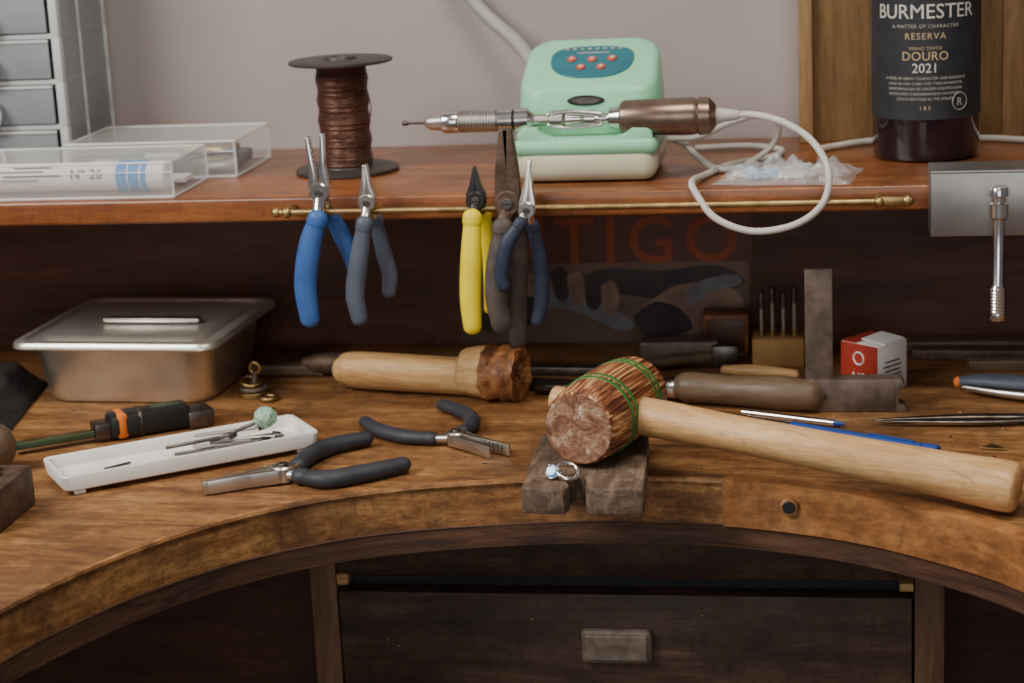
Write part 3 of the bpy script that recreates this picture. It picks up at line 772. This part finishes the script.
P = [hc-hdir*.038, hc-hdir*.02, hc+hdir*.03, hc.lerp(end,.30), hc.lerp(end,.6), hc.lerp(end,.85), hc.lerp(end,.97), end]
ml.tube(P, [.0092,.0098,.0130,.0126,.0132,.0150,.0165,.0158], m_handlew, seg=28, flat=.95, nrm=(0,0,1), cap='flat')
ml.done(sharp=50)

fl = B('file_with_wooden_handle')
fl.tube([(.112,.026,.0122),(.120,.0245,.0126),(.150,.018,.0120),(.185,.009,.0125),(.208,.003,.0120)], [.0088,.0112,.0108,.0125,.0110], m_filehandle, seg=24)
fl.cyl((.098,.0295,.0120), (.112,.026,.0122), .0072, m_chrome, r1=.0090)
fl.box((.052,.041,.0085), (.100,.013,.005), m_dsteel, (0,-.05,-.24), bevel=.0008)
fl.done()

sq = B('engineers_square')
sq.cbox((.2045,.006,0), (.2240,.011,.1030), m_brownsteel, .0006)
sq.cbox((.2060,.001,0), (.268,.017,.0240), m_brownsteel, .0012)
sq.prism([(.266,0),(.276,0),(.2745,.004),(.270,.006),(.270,.017),(.2745,.0185),(.272,.0240),(.266,.0240)], .015, m_brownsteel, Matrix.Translation((0,.009,0)) @ MZ, bevel=.0006)
for x in (.212,.218): sq.cyl((x,.0005,.012), (x,.002,.012), .0016, m_dsteel)
sq.done()

mb = B('small_card_box')
MMb = Matrix.Translation((.254,.070,0)) @ Matrix.Rotation(math.radians(-40),4,'Z')
mb.box((0,0,.0180), (.034,.034,.036), m_paper, bevel=.0006, M=MMb)
mb.box((0,-.0172,.0180), (.0336,.0010,.0354), m_red, bevel=.0002, M=MMb)
mb.box((-.010,0,.0363), (.0130,.0336,.0008), m_red, M=MMb)
mb.box((.006,.003,.0372), (.020,.026,.0010), m_paper, (0,.10,.1), M=MMb)
mb.text('AIR', .0110, m_paper, MMb @ Matrix.Translation((.0,-.0179,.010)) @ Matrix.Rotation(math.pi/2,4,'X'))
mb.torus(MMb @ V((0,-.0178,.025)), MMb.to_3x3() @ V((0,-1,0)), .0046, .0007, m_paper, rs=6)
for i in range(4): mb.box((.0172,0,.012+.0035*i), (.0005,.020-.003*(i%2),.0010), m_ink, M=MMb)
mb.done()

rk = B('wooden_bit_rack')
rk.cbox((.162,.128,0), (.202,.155,.022), pm('rack_wood', (.42,.24,.08), (.32,.17,.055), 40, .6, bump=.2), .001)
for i in range(4):
    x = .169+i*.0085
    rk.cyl((x,.140,.015), (x,.140,.050+.004*(i%2)), .0017, m_steel, seg=10)
    rk.cyl((x,.140,.044+.004*(i%2)), (x,.140,.057+.004*(i%2)), .0024, m_dsteel, seg=10)
    rk.cyl((x,.140,.021), (x,.140,.027), .0028, m_brass, seg=12)
rk.done()
tw = B('steel_try_block'); tw.cbox((.122,.160,0), (.158,.186,.034), m_burnt, .001); tw.cbox((.125,.159,.003), (.155,.1605,.030), m_panel, .0005)
tw.done()

t1 = B('chasing_hammer')
t1.tube([(.075,.108,.008),(.11,.122,.008),(.132,.130,.008)], [.004,.005,.006], m_filehandle)
t1.box((.105,.135,.011), (.062,.020,.021), m_brownsteel, (0,0,.05), bevel=.003)
t1.box((.141,.130,.010), (.022,.018,.018), m_dsteel, (0,0,.05), bevel=.004)
t1.done()
t2 = B('wooden_stick_tool')
t2.tube([(.142,.100,.0055),(.165,.094,.0055),(.196,.086,.0050)], [.0035,.0052,.0038], m_palewood); t2.done()
t3 = B('flat_hand_file')
t3.box((.022,.110,.004), (.105,.016,.006), m_dsteel, (0,0,-.05), bevel=.001)
t3.tube([(-.03,.114,.007),(-.045,.115,.007),(-.075,.118,.0075),(-.10,.120,.007)], [.004,.0065,.0070,.0055], m_filehandle)
t3.done()
t4 = B('hand_file')
t4.box((-.205,.112,.005), (.060,.015,.008), m_filehandle, (0,0,-.03), bevel=.001)
t4.tube([(-.190,.110,.009),(-.175,.109,.0095),(-.155,.107,.0095),(-.13,.106,.009)], [.006,.0090,.0090,.006], m_rust); t4.done()
t5 = B('scribing_blade')
t5.box((.012,.066,.0035), (.060,.020,.005), m_dsteel, (0,.0,-.2), bevel=.001)
t5.box((.045,.060,.006), (.030,.016,.004), m_rust, (0,.0,-.3), bevel=.001); t5.done()
for i, (x, y, l, a, mt) in enumerate([(.33,.178,.10,.02,m_filehandle),(.345,.150,.12,-.06,m_rust),(.375,.120,.10,.05,m_filehandle)]):
    q = B('flat_wooden_strip'); q.box((x,y,.0042), (l,.016,.008), mt, (0,0,a), bevel=.001); q.done()

pn = B('blue_pen')
pn.cyl((.142,-.018,.0042), (.195,-.049,.0042), .0032, m_chrome, seg=16)
pn.cyl((.195,-.049,.0042), (.282,-.100,.0042), .0040, m_penblue, seg=16)
pn.cyl((.282,-.100,.0042), (.292,-.1059,.0042), .0044, m_penblue, seg=16)
pn.cyl((.128,-.0098,.0042), (.142,-.018,.0042), .0012, m_steel, r1=.0028, seg=12)
pn.box((.262,-.0882,.0086), (.034,.0018,.0012), m_penblue, (0,0,-.53), bevel=.0004)
pn.done()
pn = B('steel_scriber')
pn.cyl((.112,-.030,.0032), (.170,-.058,.0032), .0026, m_dsteel, seg=14)
pn.cyl((.170,-.058,.0032), (.188,-.0665,.0032), .0026, m_steel, r1=.0006, seg=14)
pn.done()
pn = B('silver_pencil'); pn.cyl((.160,-.008,.0030), (.225,-.036,.0030), .0026, m_silver, seg=14); pn.cyl((.225,-.036,.0030), (.232,-.039,.0030), .0026, m_penblue, r1=.0008, seg=14); pn.done()
tz = B('steel_tweezers')
for s_ in (-1,1):
    tz.tube([(.252,-.032+s_*.0012,.004),(.285,-.030+s_*.0045,.004),(.330,-.028+s_*.0062,.004),(.372,-.026+s_*.0015,.004)], [.0010,.0028,.0040,.0040], m_dsteel, flat=.4, nrm=(0,0,1))
tz.done()
bt2 = B('brass_triangle'); bt2.prism([(0,0),(.017,-.003),(.008,.010)], .0015, m_brass, Matrix.Translation((.320,-.088,.001)), bevel=.0003); bt2.done()
hv = B('hand_vise')
hv.tube([(.316,.056,.0075),(.328,.052,.0080),(.350,.044,.0085),(.385,.034,.0085),(.42,.024,.008)], [.0045,.0075,.0088,.0088,.0075], m_greygrip, flat=.8, nrm=up)
hv.tube([(.318,.046,.006),(.345,.030,.006),(.380,.016,.006),(.42,.006,.006)], [.0030,.0045,.0052,.005], m_steel, flat=.8, nrm=up)
hv.sphere((.314,.0555,.0070), .0042, m_orange, scale=(.8,1,1))
hv.done()

cq = B('voltage_screwdriver')
d = V((.056,.038,0)).normalized()
p = V((-.290,-.064,.0105))
a_ = math.atan2(d.y, d.x)
cq.box(p+d*.027, (.060,.020,.018), m_black, (0,0,a_), bevel=.004)
cq.box(p+d*.006, (.009,.0208,.0190), m_orange, (0,0,a_), bevel=.003)
cq.box(p+d*.020, (.006,.0206,.0188), m_dsteel, (0,0,a_), bevel=.003)
cq.box(p+d*.040+V((0,0,.0085)), (.022,.011,.002), m_dgreen, (0,0,a_), bevel=.0008)
cq.box(p+d*.064+V((0,0,-.0035)), (.020,.024,.013), m_dsteel, (0,0,a_), bevel=.002)
cq.box(p-d*.034+V((0,0,-.004)), (.075,.009,.005), m_dgreen, (0,0,a_), bevel=.001)
cq.box(p-d*.008+V((0,0,-.002)), (.012,.016,.012), m_dsteel, (0,0,a_), bevel=.002)
cq.box(p-d*.034+V((0,0,-.0012)), (.060,.004,.001), m_brass, (0,0,a_))
cq.done()
pc_ = B('black_leather_pouch')
t = bmesh.new(); N = 30; g = {}
for i in range(N+1):
    for j in range(N+1):
        u, v = i/N, j/N
        x = -.52+u*.122; y = -.035+v*.140-.02*u
        e = min(1, 6*u, 6*(1-u), 6*v, 6*(1-v))
        z = .002+e*(.010+.022*v*(1-u*.55)+.006*noise.noise(V((u*4,v*4,2)))+.003*noise.noise(V((u*11,v*11,4))))
        g[i,j] = t.verts.new((x+.024*(1-v)*u,y,z))
for i in range(N):
    for j in range(N): t.faces.new((g[i,j],g[i+1,j],g[i+1,j+1],g[i,j+1]))
r_ = bmesh.ops.extrude_face_region(t, geom=t.faces[:])
for q in r_['geom']:
    if isinstance(q, bmesh.types.BMVert): q.co.z = .0003
bmesh.ops.recalc_face_normals(t, faces=t.faces[:])
pc_.merge(t, m_leather); pc_.done(sharp=60)
br = B('brass_ring_mandrel')
br.cyl((-.217,.050,0), (-.217,.050,.004), .012, m_brass)
br.torus((-.217,.050,.006), (0,0,1), .0090, .0020, m_brownsteel)
br.torus((-.219,.051,.0110), (.2,-.3,1), .0070, .0018, m_brass)
br.cyl((-.218,.052,.004), (-.216,.054,.018), .0028, m_brownsteel, r1=.0022)
br.torus((-.216,.054,.021), (0,1,.1), .0040, .0013, m_brass)
br.torus((-.201,.036,.0022), (0,0,1), .0060, .0018, m_brass)
br.done()
bk = B('steel_bench_block')
bk.cbox((-.380,-.268,0), (-.290,-.208,.027), m_rust, .0018)
bk.done()
bz = B('brass_findings')
for x, y, rr in ((-.312,-.244,.0035),(-.305,-.232,.0028),(-.320,-.229,.004),(-.310,-.221,.003)):
    bz.torus((x,y,.0285), (.1,.1,1), rr, .0013, m_brass, rs=8, seg=20)
bz.done()
kn_ = B('wooden_knob')
kn_.lathe([(0,0),(.010,0),(.013,.004),(.0185,.012),(.020,.021),(.017,.030),(.009,.036),(0,.0375)], m_filehandle, Matrix.Translation((-.348,-.148,0)), 36)
kn_.done()

sv = B('wood_shavings')
n_ = 0
while n_ < 150:
    x, y = random.uniform(-.36,.36), random.uniform(-.145,.19)
    if abs(x-.07) < .05 and y < -.09: continue
    n_ += 1
    s_ = random.uniform(.0004,.0012)
    sv.box((x,y,.0003), (s_*random.uniform(1,2.5),s_,.0005), random.choice([m_pin,m_palewood,m_dsteel,m_dsteel]), (0,0,random.uniform(0,3)))
sv.done()

# ------------------------------------------------------------------ light
def area(name, loc, tgt, size, power, color):
    l = bpy.data.lights.new(name, 'AREA'); l.shape = 'RECTANGLE'; l.size = size[0]; l.size_y = size[1]; l.energy = power; l.color = color
    ob = bpy.data.objects.new(name, l); COL.objects.link(ob); ob.location = loc
    ob.rotation_euler = (V(tgt)-V(loc)).to_track_quat('-Z','Y').to_euler(); return ob
area('window_light', (-1.00,-.95,1.15), (0,-.07,.02), (.85,.75), 30, (1.0,.955,.885))
area('overhead_fill', (.30,-.55,1.35), (.05,-.12,0), (.5,.45), 11, (1.0,.90,.77))  # weak second light added overhead as fill, not an actual room lamp
area('front_window_light', (.30,-2.6,.60), (0,.1,0), (1.4,1.0), 12, (1.0,.96,.92))
w = bpy.data.worlds.new('world'); w.use_nodes = True; bpy.context.scene.world = w
w.node_tree.nodes['Background'].inputs[0].default_value = (.88,.91,1.0,1); w.node_tree.nodes['Background'].inputs[1].default_value = .14

# ------------------------------------------------------------------ camera
cd = bpy.data.cameras.new('camera'); cam = bpy.data.objects.new('camera', cd); COL.objects.link(cam)
cam.location = (.2256,-1.3792,.4028); cam.rotation_euler = (1.32618,.04657,.15419)
cd.sensor_width = 36; cd.lens = 70; cd.clip_start = .05
cd.dof.use_dof = True; cd.dof.focus_distance = 1.30; cd.dof.aperture_fstop = 8
bpy.context.scene.camera = cam
